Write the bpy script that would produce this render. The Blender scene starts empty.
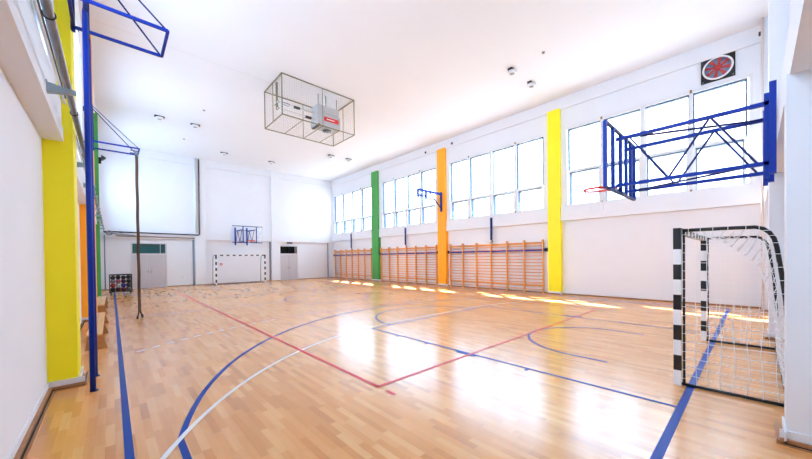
import bpy, bmesh, math, random
from mathutils import Vector, Matrix
random.seed(4)
S = bpy.context.scene
COL = S.collection
PI = math.pi

# ------------------------------------------------------------------ materials
def srgb(r, g, b):
    f = lambda c: (c/255/12.92) if c/255 <= .04045 else ((c/255+.055)/1.055)**2.4
    return (f(r), f(g), f(b), 1)

def mat(name, rgb, rough=.5, metal=0, coat=0, noise=.0, nscale=6, bump=0, bscale=60, spec=.5):
    m = bpy.data.materials.new(name); m.use_nodes = True
    nt = m.node_tree; b = nt.nodes['Principled BSDF']
    b.inputs['Base Color'].default_value = srgb(*rgb)
    b.inputs['Roughness'].default_value = rough
    b.inputs['Metallic'].default_value = metal
    b.inputs['Coat Weight'].default_value = coat
    b.inputs['Specular IOR Level'].default_value = spec
    tc = nt.nodes.new('ShaderNodeTexCoord')
    n = nt.nodes.new('ShaderNodeTexNoise'); n.inputs['Scale'].default_value = nscale; n.inputs['Detail'].default_value = 4
    nt.links.new(tc.outputs['Object'], n.inputs['Vector'])
    mx = nt.nodes.new('ShaderNodeMixRGB'); mx.blend_type = 'MULTIPLY'
    r = nt.nodes.new('ShaderNodeValToRGB')
    lo = max(0, 1-noise-.005)
    r.color_ramp.elements[0].color = (lo, lo, lo, 1); r.color_ramp.elements[0].position = .3
    r.color_ramp.elements[1].color = (1, 1, 1, 1); r.color_ramp.elements[1].position = .7
    nt.links.new(n.outputs['Fac'], r.inputs['Fac'])
    mx.inputs['Fac'].default_value = 1
    mx.inputs['Color1'].default_value = srgb(*rgb)
    nt.links.new(r.outputs['Color'], mx.inputs['Color2'])
    nt.links.new(mx.outputs['Color'], b.inputs['Base Color'])
    if bump:
        n2 = nt.nodes.new('ShaderNodeTexNoise'); n2.inputs['Scale'].default_value = bscale
        nt.links.new(tc.outputs['Object'], n2.inputs['Vector'])
        bp = nt.nodes.new('ShaderNodeBump'); bp.inputs['Strength'].default_value = bump; bp.inputs['Distance'].default_value = .01
        nt.links.new(n2.outputs['Fac'], bp.inputs['Height']); nt.links.new(bp.outputs['Normal'], b.inputs['Normal'])
    return m

def glass_mat(name, tint=(1, 1, 1, 1), refl=.08):
    m = bpy.data.materials.new(name); m.use_nodes = True
    nt = m.node_tree; nt.nodes.clear()
    o = nt.nodes.new('ShaderNodeOutputMaterial')
    t = nt.nodes.new('ShaderNodeBsdfTransparent'); t.inputs['Color'].default_value = tint
    g = nt.nodes.new('ShaderNodeBsdfGlossy'); g.inputs['Roughness'].default_value = .03
    x = nt.nodes.new('ShaderNodeMixShader')
    fr = nt.nodes.new('ShaderNodeLayerWeight'); fr.inputs['Blend'].default_value = .5
    pw = nt.nodes.new('ShaderNodeMath'); pw.operation = 'POWER'; pw.inputs[1].default_value = 5
    nt.links.new(fr.outputs['Facing'], pw.inputs[0])
    ml = nt.nodes.new('ShaderNodeMath'); ml.operation = 'MULTIPLY_ADD'; ml.inputs[1].default_value = .5; ml.inputs[2].default_value = .02
    nt.links.new(pw.outputs[0], ml.inputs[0]); nt.links.new(ml.outputs[0], x.inputs['Fac'])
    nt.links.new(t.outputs[0], x.inputs[1]); nt.links.new(g.outputs[0], x.inputs[2])
    nt.links.new(x.outputs[0], o.inputs['Surface'])
    return m

def parquet_mat():
    m = bpy.data.materials.new('maple_parquet'); m.use_nodes = True
    nt = m.node_tree; L = nt.links; b = nt.nodes['Principled BSDF']
    N = nt.nodes.new
    def math_(op, a, bb=None):
        n = N('ShaderNodeMath'); n.operation = op
        for i, v in enumerate((a, bb)):
            if v is None: continue
            if isinstance(v, (int, float)): n.inputs[i].default_value = v
            else: L.new(v, n.inputs[i])
        return n.outputs[0]
    tc = N('ShaderNodeTexCoord'); sp = N('ShaderNodeSeparateXYZ'); L.new(tc.outputs['Object'], sp.inputs[0])
    cx = math_('DIVIDE', sp.outputs['X'], .072)
    col = math_('FLOOR', cx)
    w1 = N('ShaderNodeTexWhiteNoise'); w1.noise_dimensions = '1D'; L.new(col, w1.inputs['W'])
    cy = math_('ADD', math_('DIVIDE', sp.outputs['Y'], .52), math_('MULTIPLY', w1.outputs['Value'], 13.0))
    row = math_('FLOOR', cy)
    cb = N('ShaderNodeCombineXYZ'); L.new(col, cb.inputs[0]); L.new(row, cb.inputs[1])
    w2 = N('ShaderNodeTexWhiteNoise'); w2.noise_dimensions = '2D'; L.new(cb.outputs[0], w2.inputs['Vector'])
    r = N('ShaderNodeValToRGB'); e = r.color_ramp.elements
    e[0].position = 0; e[0].color = srgb(192, 128, 70)
    e[1].position = 1; e[1].color = srgb(230, 176, 114)
    for p, c in ((.12, (207, 142, 78)), (.5, (219, 156, 90)), (.85, (227, 168, 104))):
        x = e.new(p); x.color = srgb(*c)
    L.new(w2.outputs['Value'], r.inputs['Fac'])
    # grain stretched along the board
    mp = N('ShaderNodeMapping'); mp.inputs['Scale'].default_value = (32, 2, 1); L.new(tc.outputs['Object'], mp.inputs[0])
    ng = N('ShaderNodeTexNoise'); ng.inputs['Scale'].default_value = 1; ng.inputs['Detail'].default_value = 5
    L.new(mp.outputs[0], ng.inputs['Vector'])
    rg = N('ShaderNodeValToRGB'); rg.color_ramp.elements[0].position = .3; rg.color_ramp.elements[0].color = (.93, .91, .89, 1)
    rg.color_ramp.elements[1].position = .65; rg.color_ramp.elements[1].color = (1, 1, 1, 1); L.new(ng.outputs['Fac'], rg.inputs['Fac'])
    mx = N('ShaderNodeMixRGB'); mx.blend_type = 'MULTIPLY'; mx.inputs['Fac'].default_value = 1
    L.new(r.outputs['Color'], mx.inputs['Color1']); L.new(rg.outputs['Color'], mx.inputs['Color2'])
    # small knots
    vo = N('ShaderNodeTexNoise'); vo.inputs['Scale'].default_value = 7; vo.inputs['Detail'].default_value = 1
    mp2 = N('ShaderNodeMapping'); mp2.inputs['Scale'].default_value = (1.6, .8, 1); L.new(tc.outputs['Object'], mp2.inputs[0]); L.new(mp2.outputs[0], vo.inputs['Vector'])
    rk = N('ShaderNodeValToRGB'); rk.color_ramp.elements[0].position = .80; rk.color_ramp.elements[0].color = (1, 1, 1, 1)
    rk.color_ramp.elements[1].position = .86; rk.color_ramp.elements[1].color = (.62, .5, .42, 1); L.new(vo.outputs['Fac'], rk.inputs['Fac'])
    mx2 = N('ShaderNodeMixRGB'); mx2.blend_type = 'MULTIPLY'; mx2.inputs['Fac'].default_value = 1
    L.new(mx.outputs['Color'], mx2.inputs['Color1']); L.new(rk.outputs['Color'], mx2.inputs['Color2'])
    L.new(mx2.outputs['Color'], b.inputs['Base Color'])
    nr = N('ShaderNodeTexNoise'); nr.inputs['Scale'].default_value = 1.4; L.new(tc.outputs['Object'], nr.inputs['Vector'])
    mr = N('ShaderNodeMapRange'); mr.inputs['To Min'].default_value = .205; mr.inputs['To Max'].default_value = .24
    L.new(nr.outputs['Fac'], mr.inputs[0]); L.new(mr.outputs[0], b.inputs['Roughness'])
    b.inputs['Specular IOR Level'].default_value = .85
    b.inputs['Coat Weight'].default_value = 0
    nb = N('ShaderNodeTexNoise'); nb.inputs['Scale'].default_value = 5; L.new(tc.outputs['Object'], nb.inputs['Vector'])
    bp = N('ShaderNodeBump'); bp.inputs['Strength'].default_value = .05; bp.inputs['Distance'].default_value = .004
    L.new(nb.outputs['Fac'], bp.inputs['Height'])
    L.new(bp.outputs['Normal'], b.inputs['Normal'])
    return m

def wood_mat(name, c1, c2, rough=.4, axis=(3, 30, 30)):
    m = bpy.data.materials.new(name); m.use_nodes = True
    nt = m.node_tree; L = nt.links; b = nt.nodes['Principled BSDF']; N = nt.nodes.new
    tc = N('ShaderNodeTexCoord'); mp = N('ShaderNodeMapping'); mp.inputs['Scale'].default_value = axis
    L.new(tc.outputs['Object'], mp.inputs[0])
    n = N('ShaderNodeTexNoise'); n.inputs['Scale'].default_value = 1.2; n.inputs['Detail'].default_value = 6; L.new(mp.outputs[0], n.inputs['Vector'])
    r = N('ShaderNodeValToRGB'); r.color_ramp.elements[0].position = .3; r.color_ramp.elements[0].color = srgb(*c1)
    r.color_ramp.elements[1].position = .7; r.color_ramp.elements[1].color = srgb(*c2)
    L.new(n.outputs['Fac'], r.inputs['Fac']); L.new(r.outputs['Color'], b.inputs['Base Color'])
    b.inputs['Roughness'].default_value = rough
    return m

M = dict(
    floor=parquet_mat(),
    wall=mat('white_wall_paint', (231, 234, 239), .75, noise=.015, nscale=1.5, bump=.04, bscale=90),
    ceil=mat('ceiling_paint', (232, 235, 239), .85, noise=.012, nscale=.8),
    curb=mat('white_curb_paint', (232, 233, 236), .5),
    yellow=mat('yellow_paint', (255, 240, 0), .5, noise=.03, nscale=2),
    orange=mat('orange_paint', (255, 168, 0), .5, noise=.03, nscale=2),
    green=mat('green_paint', (62, 152, 70), .5, noise=.03, nscale=2),
    frame=mat('white_window_frame', (226, 228, 230), .4),
    rubber=mat('slate_blue_outer_frame', (34, 66, 96), .5),
    glass=glass_mat('window_glass'),
    acrylic=glass_mat('clear_acrylic', (.97, .98, .99, 1)),
    blue=mat('blue_enamel', (0, 44, 150), .45, spec=.25, noise=.04),
    navy=mat('navy_enamel', (4, 22, 92), .45, spec=.25),
    black=mat('black_enamel', (14, 15, 17), .4),
    whitep=mat('white_enamel', (238, 238, 240), .35),
    net=mat('white_net_cord', (236, 236, 238), .8),
    red=mat('red_paint', (212, 34, 24), .4),
    rim=mat('orange_rim', (226, 44, 10), .4),
    lblue=mat('blue_court_paint', (0, 62, 152), .45, spec=.2, noise=.04),
    lred=mat('red_court_paint', (206, 6, 48), .35, spec=.3),
    lredf=mat('faded_red_court_paint', (200, 84, 80), .22),
    lwhite=mat('white_court_paint', (240, 240, 238), .22),
    lgrey=mat('slate_court_paint', (96, 90, 132), .3),
    bars=wood_mat('varnished_beech', (218, 154, 86), (236, 180, 112), .35, (20, 20, 3)),
    rung=wood_mat('rung_beech', (206, 134, 74), (224, 154, 92), .35, (20, 2, 20)),
    bench=wood_mat('pine_bench', (206, 160, 100), (224, 184, 128), .4, (25, 2, 25)),
    benchd=wood_mat('dark_pine', (160, 108, 58), (182, 130, 76), .4, (4, 25, 25)),
    skirt=wood_mat('brown_skirting_wood', (150, 100, 64), (178, 126, 84), .45, (4, 4, 20)),
    dark=mat('black_gap', (18, 16, 15), .7),
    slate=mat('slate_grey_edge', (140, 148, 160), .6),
    galv=mat('galvanised_pipe', (140, 146, 156), .38, metal=.7, noise=.2, nscale=12),
    bracket=mat('bracket_grey_blue', (150, 170, 182), .45, noise=.05),
    pipew=mat('white_pipe', (222, 222, 222), .4),
    pipeb=mat('brown_pipe', (128, 92, 74), .45),
    pipek=mat('dark_pipe', (52, 46, 44), .45),
    conduit=mat('pale_pink_conduit', (226, 214, 210), .5),
    rope=mat('brown_hemp', (92, 66, 52), .85, noise=.25, nscale=40, bump=.6, bscale=80),
    door=mat('grey_door_paint', (196, 194, 200), .45, noise=.01),
    doorf=mat('grey_door_frame', (206, 206, 208), .45),
    steel=mat('brushed_steel', (160, 162, 165), .3, metal=.9),
    unit=mat('grey_housing', (186, 188, 190), .4),
    unitd=mat('dark_lens', (40, 42, 46), .3),
    cage=mat('olive_cage_wire', (128, 124, 96), .45, metal=.2),
    fanblade=mat('red_fan_blade', (176, 40, 40), .45),
    fanback=mat('pale_grille', (140, 155, 180), .4),
    socket=mat('fixture_grey', (150, 150, 148), .4),
    brass=mat('brass_catch', (150, 112, 60), .4, metal=.4),
    plaster=mat('pale_facade', (226, 220, 212), .8, noise=.06, nscale=2),
    tile=mat('pale_roof_tile', (214, 196, 184), .8, noise=.2, nscale=9),
    ground=mat('outdoor_paving', (176, 176, 172), .9, noise=.1),
)
def teal_glass():
    m = glass_mat('teal_transom_glass', (.55, .72, .70, 1)); return m
M['teal'] = teal_glass()
M['teald'] = glass_mat('dark_transom_glass', (.10, .13, .13, 1))

# ------------------------------------------------------------------ mesh helpers
class MB:
    def __init__(s): s.v = []; s.f = []; s.m = []; s.sm = []
    def add(s, vs, fs, mi=0, smooth=False):
        n = len(s.v); s.v += [tuple(v) for v in vs]
        s.f += [tuple(i+n for i in f) for f in fs]; s.m += [mi]*len(fs); s.sm += [smooth]*len(fs); return s
    def box(s, x0, x1, y0, y1, z0, z1, mi=0):
        x0, x1 = sorted((x0, x1)); y0, y1 = sorted((y0, y1)); z0, z1 = sorted((z0, z1))
        v = [(x, y, z) for x in (x0, x1) for y in (y0, y1) for z in (z0, z1)]
        f = [(0, 1, 3, 2), (4, 6, 7, 5), (0, 4, 5, 1), (2, 3, 7, 6), (0, 2, 6, 4), (1, 5, 7, 3)]
        return s.add(v, f, mi)
    def tube(s, pts, r, n=10, mi=0, closed=False, cap=True):
        P = [Vector(p) for p in pts]; K = len(P)
        if K < 2: return s
        ring = []
        up = None
        for i in range(K):
            if closed: d = (P[(i+1) % K]-P[i-1])
            else: d = P[min(i+1, K-1)]-P[max(i-1, 0)]
            d.normalize()
            if up is None:
                up = Vector((0, 0, 1)) if abs(d.z) < .9 else Vector((1, 0, 0))
            a = d.cross(up)
            if a.length < 1e-6: a = d.cross(Vector((0, 1, 0)))
            a.normalize(); b = a.cross(d).normalized(); up = b
            rr = r[i] if isinstance(r, (list, tuple)) else r
            off = PI/n if n == 4 else 0
            ring.append([P[i]+a*rr*math.cos(2*PI*k/n+off)+b*rr*math.sin(2*PI*k/n+off) for k in range(n)])
        vs = [v for R in ring for v in R]; fs = []
        for i in range(K if closed else K-1):
            j = (i+1) % K
            for k in range(n):
                fs.append((i*n+k, i*n+(k+1) % n, j*n+(k+1) % n, j*n+k))
        if cap and not closed:
            fs.append(tuple(range(n))[::-1]); fs.append(tuple((K-1)*n+k for k in range(n)))
        return s.add(vs, fs, mi, smooth=n > 4)
    def bar(s, a, b, w, mi=0):
        return s.tube([a, b], w*.7071, 4, mi)
    def ring(s, c, R, r, axis='z', n=32, m=8, mi=0):
        pts = []
        for k in range(n):
            a = 2*PI*k/n; p = {'z': (R*math.cos(a), R*math.sin(a), 0), 'x': (0, R*math.cos(a), R*math.sin(a)), 'y': (R*math.cos(a), 0, R*math.sin(a))}[axis]
            pts.append(Vector(c)+Vector(p))
        return s.tube(pts, r, m, mi, closed=True)
    def disc(s, c, R, h, axis='z', n=28, mi=0):
        d = {'z': (0, 0, h), 'x': (h, 0, 0), 'y': (0, h, 0)}[axis]
        return s.tube([Vector(c), Vector(c)+Vector(d)], R, n, mi)
    def sphere(s, c, R, u=16, v=10, mi=0):
        vs = [(c[0], c[1], c[2]+R)]; fs = []
        for i in range(1, v):
            for k in range(u):
                t = PI*i/v; p = 2*PI*k/u
                vs.append((c[0]+R*math.sin(t)*math.cos(p), c[1]+R*math.sin(t)*math.sin(p), c[2]+R*math.cos(t)))
        vs.append((c[0], c[1], c[2]-R))
        for k in range(u): fs.append((0, 1+k, 1+(k+1) % u))
        for i in range(v-2):
            for k in range(u):
                a = 1+i*u+k; b = 1+i*u+(k+1) % u; fs.append((a, a+u, b+u, b))
        e = len(vs)-1
        for k in range(u): fs.append((e, 1+(v-2)*u+(k+1) % u, 1+(v-2)*u+k))
        return s.add(vs, fs, mi, True)
    def prism(s, poly, axis, a, b, mi=0):
        n = len(poly)
        def P(p, h): return {'x': (h, p[0], p[1]), 'y': (p[0], h, p[1]), 'z': (p[0], p[1], h)}[axis]
        vs = [P(p, a) for p in poly]+[P(p, b) for p in poly]
        fs = [tuple(range(n))[::-1], tuple(range(n, 2*n))]+[(i, (i+1) % n, n+(i+1) % n, n+i) for i in range(n)]
        return s.add(vs, fs, mi)
    def build(s, name, mats, parent=None, bevel=0):
        me = bpy.data.meshes.new(name)
        org = Vector((0, 0, 0))
        top = parent
        while top is not None and top.type != 'EMPTY': top = top.parent
        if top is not None: org = top.location.copy()
        me.from_pydata([tuple(Vector(v)-org) for v in s.v], [], s.f)
        for m in (mats if isinstance(mats, (list, tuple)) else [mats]): me.materials.append(m)
        for p, mi, sm in zip(me.polygons, s.m, s.sm): p.material_index = mi; p.use_smooth = sm
        bm = bmesh.new(); bm.from_mesh(me); bmesh.ops.recalc_face_normals(bm, faces=bm.faces); bm.to_mesh(me); bm.free()
        me.update()
        o = bpy.data.objects.new(name, me); COL.objects.link(o)
        if parent: o.parent = parent
        if bevel:
            b = o.modifiers.new('bevel', 'BEVEL'); b.width = bevel; b.segments = 2; b.limit_method = 'ANGLE'
        return o

def tag(o, label=None, cat=None, group=None, kind=None):
    if label: o['label'] = label
    if cat: o['category'] = cat
    if group: o['group'] = group
    if kind: o['kind'] = kind
    return o
def thing(name, loc, label, cat, group=None):
    o = bpy.data.objects.new(name, None); COL.objects.link(o); o.location = loc; o.empty_display_size = .2
    return tag(o, label, cat, group)
def struct(name, mb, m, parent=None, bevel=0):
    o = mb.build(name, m, parent, bevel)
    if parent is None: o['kind'] = 'structure'
    return o
def dup(root, loc, label=None, rotz=None):
    r = root.copy(); COL.objects.link(r); r.location = loc
    if rotz is not None: r.rotation_euler = (0, 0, rotz)
    if label: r['label'] = label
    for ch in root.children:
        c = ch.copy(); COL.objects.link(c); c.parent = r
        for g in ch.children:
            d = g.copy(); COL.objects.link(d); d.parent = c
    return r

# ------------------------------------------------------------------ key dimensions (metres)
CZ = 8.78             # ceiling
XL, XR = -.66, 15.05  # lower faces of the long walls
YN, YF = -.65, 26.3   # lower faces of the end walls
PITCH_R = [(5.9, 6.45), (12.58, 13.22), (19.2, 20.0)]
WIN_R = [(.04, 5.75), (6.6, 12.45), (13.4, 18.95), (20.1, 25.95)]
PITCH_L = [(6.4, 6.98), (13.05, 13.62), (19.7, 20.27)]
WIN_L = [(.4, 5.9), (7.6, 12.4), (14.2, 19.1), (20.8, 25.6)]
WZ0, WZ1 = 3.92, 7.42

# ------------------------------------------------------------------ floor + markings
b = MB().box(-1.1, 15.5, -1.1, 26.8, -.15, 0)
floor = struct('floor', b, M['floor'])

def strip(mb, pts, w, z=.0022):
    """flat painted stripe following a polyline"""
    n = len(pts)
    vs = []; P = [Vector((p[0], p[1])) for p in pts]
    for i in range(n):
        d = (P[min(i+1, n-1)]-P[max(i-1, 0)]).normalized()
        if 0 < i < n-1:
            d1 = (P[i]-P[i-1]).normalized(); d2 = (P[i+1]-P[i]).normalized()
            k = 1/max(.5, math.cos(d1.angle(d2)/2)) if d1.length and d2.length else 1
        else: k = 1
        nrm = Vector((-d.y, d.x))*w/2*k
        vs += [(P[i].x+nrm.x, P[i].y+nrm.y, z), (P[i].x-nrm.x, P[i].y-nrm.y, z)]
    fs = [(2*i, 2*i+1, 2*i+3, 2*i+2) for i in range(n-1)]
    mb.add(vs, fs)
def arc(c, r, a0, a1, n=48): return [(c[0]+r*math.cos(a0+(a1-a0)*i/n), c[1]+r*math.sin(a0+(a1-a0)*i/n)) for i in range(n+1)]
XC, YC = 7.16, 12.95
def both(fn):
    fn(lambda p: p); fn(lambda p: (p[0], 2*YC-p[1]))

bl = MB()
strip(bl, [(.09, .54), (.09, 2*YC-.54)], .065, .0016); strip(bl, [(14.3, .54), (14.3, 2*YC-.54)], .065, .0016)
def blue_half(T):
    strip(bl, [T(p) for p in [(.06, .57), (14.3, .57)]], .075, .0020)
    c = (7.19, 2.04); r = 6.94
    a0 = math.acos((.46-c[0])/r)           # joins the straight stretch
    yk = c[1]+r*math.sin(a0)
    pts = [(.46, .6), (.46, yk)]+arc(c, r, a0, PI-a0, 72)[1:]+[(2*c[0]-.46, .6)]
    strip(bl, [T(p) for p in pts], .06, .0024)
    strip(bl, [T(p) for p in [(4.70, .6), (4.70, 6.36), (9.62, 6.36), (9.62, .6)]], .05, .0028)
    strip(bl, [T(p) for p in arc((7.08, 6.38), 1.8, 0.0, PI, 40)], .05, .0030)
    strip(bl, [T(p) for p in [(5.89, 1.62)]+arc((7.19, 2.15), 1.3, PI, 0, 40)+[(8.49, 1.62)]], .05, .0032)
    for y in (2.36, 4.46, 5.35):
        for x, s_ in ((4.70, -1), (9.62, 1)): strip(bl, [T(p) for p in [(x, y), (x+s_*.11, y)]], .05, .0030)
    for x, s_ in ((4.70, -1), (9.62, 1)): strip(bl, [T(p) for p in [(x+s_*.05, 3.3), (x+s_*.05, 3.72)]], .1, .0030)
both(blue_half)
strip(bl, arc((7.1, YC), 1.8, 0, 2*PI, 64), .05, .0034)
bl.build('blue_court_marking', M['lblue'], floor)
gl = MB(); strip(gl, [(.12, YC), (14.27, YC)], .06, .0014); gl.build('grey_court_marking', M['lgrey'], floor)
wh = MB()
def white_half(T):
    for cx_, a0, a1 in ((5.53, PI/2, PI), (8.8, 0, PI/2)):
        e = math.acos(min(1, (cx_-.1)/6)) if cx_ < 7 else math.acos(min(1, (14.25-cx_)/6))
        A = (PI/2, PI-e) if cx_ < 7 else (e, PI/2)
        strip(wh, [T(p) for p in arc((cx_, .61), 5.97, A[0], A[1], 50)], .05, .0037)
    strip(wh, [T(p) for p in [(5.53, 6.58), (8.8, 6.58)]], .05, .0037)
    # dashed nine metre line
    for cx_ in (5.53, 8.8):
        sg = -1 if cx_ < 7 else 1
        a = 0.0
        k = 0
        while a < PI/2:
            p0 = (cx_+sg*9.0*math.sin(a), .61+9.0*math.cos(a)); p1 = (cx_+sg*9.0*math.sin(a+.0175), .61+9.0*math.cos(a+.0175))
            if .15 < p0[0] < 14.2 and .15 < p1[0] < 14.2: strip(wh, [T(p0), T(p1)], .06, .0037)
            a += .0333
    for i in range(6): strip(wh, [T((5.6+i*.6, 9.61)), T((5.75+i*.6, 9.61))], .045, .0037)
both(white_half)
wh.build('white_court_marking', M['lwhite'], floor)
rd = MB()
strip(rd, [(2.61, 3.43), (2.61, 2*YC-3.9+.1), (11.5, 2*YC-3.9+.1), (11.5, 3.43), (2.58, 3.43)], .055, .0041)
def red_half(T):
    strip(rd, [T(p) for p in [(2.61, 3.25), (2.61, 3.08)]], .05, .0041); strip(rd, [T(p) for p in [(11.5, 3.25), (11.5, 3.08)]], .05, .0041)
both(red_half)
rd.build('red_court_marking', M['lred'], floor)
rf = MB()
for y in (9.42, 2*YC-9.42):
    strip(rf, [(2.64, y), (11.47, y)], .055, .0043)
    for x in (.82, 1.17, 1.52, 1.87, 2.22, 11.75, 12.1, 12.45, 12.8): strip(rf, [(x, y+.1), (x+.16, y+.1)], .07, .0043)
rf.build('faded_red_court_marking', M['lredf'], floor)

# ------------------------------------------------------------------ ceiling
struct('ceiling', MB().box(-1.1, 15.5, -1.1, 26.8, CZ, CZ+.3), M['ceil'])
struct('trim_1', MB().box(-.5, 4.9, 13.065, 13.085, CZ-.004, CZ+.01), M['pipew'])

# ------------------------------------------------------------------ long walls
def long_wall(name, xin, s, wins, up, zb=3.3):   # s=+1 wall to the right (solid towards +x)
    x_up = xin - s*up
    b = MB()
    b.box(xin, xin+s*.4, -1.05, 26.75, 0, zb)                # recessed lower wall
    b.box(x_up-s*.06, xin+s*.4, -1.05, 26.75, zb, 3.55)      # beam
    b.box(x_up-s*.045, xin+s*.4, -1.05, 26.75, 3.55, WZ0)
    ys = [-1.05]+[y for w in wins for y in w]+[26.75]
    for i in range(0, len(ys), 2): b.box(x_up, xin+s*.4, ys[i], ys[i+1], WZ0, WZ1)
    b.box(x_up, xin+s*.4, -1.05, 26.75, WZ1, 8.27)
    b.box(x_up-s*.08, xin+s*.4, -1.05, 26.75, 8.27, CZ)
    return struct(name, b, M['wall'])
long_wall('wall_right', XR, 1, WIN_R, .12)
long_wall('wall_left', XL, -1, WIN_L, .14, 3.37)

def window(name, y0, y1, s, x, tall=5.27):
    """four bays of fixed glazing above opening lights"""
    root = bpy.data.objects.new(name, None); COL.objects.link(root); root.location = (x, (y0+y1)/2, WZ0); root['kind'] = 'structure'
    X0, X1 = x, x+s*.09
    f = MB(); fw = .09
    f.box(X0, X1, y0, y0+fw, WZ0, WZ1); f.box(X0, X1, y1-fw, y1, WZ0, WZ1)
    f.box(X0, X1, y0+fw, y1-fw, WZ0, WZ0+.07); f.box(X0, X1, y0+fw, y1-fw, WZ1-fw, WZ1)
    W = (y1-y0-2*fw)/4
    for k in (1, 2, 3):
        w = .075 if k == 2 else .05
        f.box(X0-s*.01, X1, y0+fw+k*W-w, y0+fw+k*W+w, WZ0+.07, WZ1-fw)
    for k in range(4):
        a, c = y0+fw+k*W+.06, y0+fw+(k+1)*W-.06
        f.box(X0+s*.01, X1, a, c, tall-.045, tall+.045)
        # opening light sash
        f.box(X0, X1, a, a+.055, WZ0+.07, tall-.045); f.box(X0, X1, c-.055, c, WZ0+.07, tall-.045)
    f.build('window_frame', M['frame'], root)
    g = MB(); t = .045
    for k in range(4):
        a, c = y0+fw+k*W+.06, y0+fw+(k+1)*W-.06
        for (z0, z1, i) in ((tall+.045, WZ1-fw, 0), (WZ0+.07, tall-.045, .055)):
            a2, c2 = a+i-.02, c-i+.02; xa, xb = X1-s*.02, X1+s*(.20 if i else .12)
            g.box(xa, xb, a2, a2+t, z0-.02, z1+.02); g.box(xa, xb, c2-t, c2, z0-.02, z1+.02)
            g.box(xa, xb, a2+t, c2-t, z1-.045, z1+.02)
    g.build('outer_frame', M['rubber'], root)
    p = MB()
    for k in range(4):
        a, c = y0+fw+k*W+.06, y0+fw+(k+1)*W-.06
        p.box(X0+s*.042, X0+s*.048, a+.01, c-.01, WZ0+.08, WZ1-fw-.01)
    p.build('pane', M['glass'], root)
    h = MB()
    for k in (1, 3):
        for z in (WZ1-.03, WZ0+.02): h.box(X0-s*.03, X0, y0+fw+k*W-.03, y0+fw+k*W+.03, z-.05, z+.05)
    h.build('catch', M['brass'], root)
    # sill
    sl = MB().box(X0-s*.03, X0, y0-.05, y1+.05, WZ0-.035, WZ0)
    sl.build('window_sill', M['frame'], root)
    # daylight portal outside the opening
    L = bpy.data.lights.new(name+'_daylight', 'AREA'); L.shape = 'RECTANGLE'; L.size = WZ1-WZ0; L.size_y = y1-y0
    L.cycles.is_portal = True
    o = bpy.data.objects.new(name+'_daylight', L); COL.objects.link(o)
    o.location = (x+s*.3, (y0+y1)/2, (WZ0+WZ1)/2); o.rotation_euler = (0, s*PI/2, 0)
for i, (a, c) in enumerate(WIN_R): window('window_%d' % (i+1), a, c, 1, XR-.12+.01, 5.46 if i == 0 else 5.03)

for i, (a, c) in enumerate(WIN_L): window('window_%d' % (i+5), a, c, -1, XL+.14-.01)

# coloured pillars
def pillar(x0, x1, y0, y1, m, label):
    root = thing('pillar', ((x0+x1)/2, (y0+y1)/2, 0), label, 'pillar')
    MB().box(x0, x1, y0, y1, .12, 8.32).build('shaft', m, root)
    e = .012
    MB().box(x0-e, x1+e, y0-e, y1+e, 0, .12).build('plinth', M['curb'], root)
cols = [('yellow', 'yellow'), ('orange', 'orange'), ('green', 'green')]
for (y0, y1), (c, w) in zip(PITCH_R, cols):
    pillar(14.80, 15.06, y0, y1, M[c], {'yellow': 'bright yellow pillar on the window wall beside the plain white wall stretch', 'orange': 'orange pillar on the window wall between two sets of wall bars', 'green': 'green pillar on the window wall, farthest of the coloured pillars there'}[c])
for (y0, y1), (c, w) in zip(PITCH_L, cols):
    pillar(XL-.01, -.37 if y0 < 8 or y0 > 15 else -.345, y0, y1, M[c], {'yellow': 'broad yellow pillar on the left wall closest to the viewer', 'orange': 'orange pillar on the left wall behind the blue upright poles', 'green': 'narrow green pillar on the left wall near the ball trolley'}[c])

# ------------------------------------------------------------------ far wall
b = MB()
b.box(-1.05, 15.45, YF, YF+.35, 0, 3.15)
b.box(-1.05, 15.45, YF-.16, YF+.35, 3.15, 3.82)
b.box(-1.05, 15.45, YF-.10, YF+.35, 3.82, 8.28)
b.box(-1.05, 15.45, YF-.20, YF+.35, 8.28, CZ)
for x0, x1 in ((4.24, 4.9), (9.42, 10.07)): b.box(x0, x1, YF-.25, YF+.1, 0, CZ)
wall_far = struct('wall_far', b, M['wall'])
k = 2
for x0, x1 in ((4.12, 4.22), (9.29, 9.40), (14.44, 14.52)):  # grey strips painting the shade on the recess sides, no real trim
    struct('trim_%d' % k, MB().box(x0, x1, YF-.06, YF+.02, .06, 3.15), M['slate']); k += 1

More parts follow.
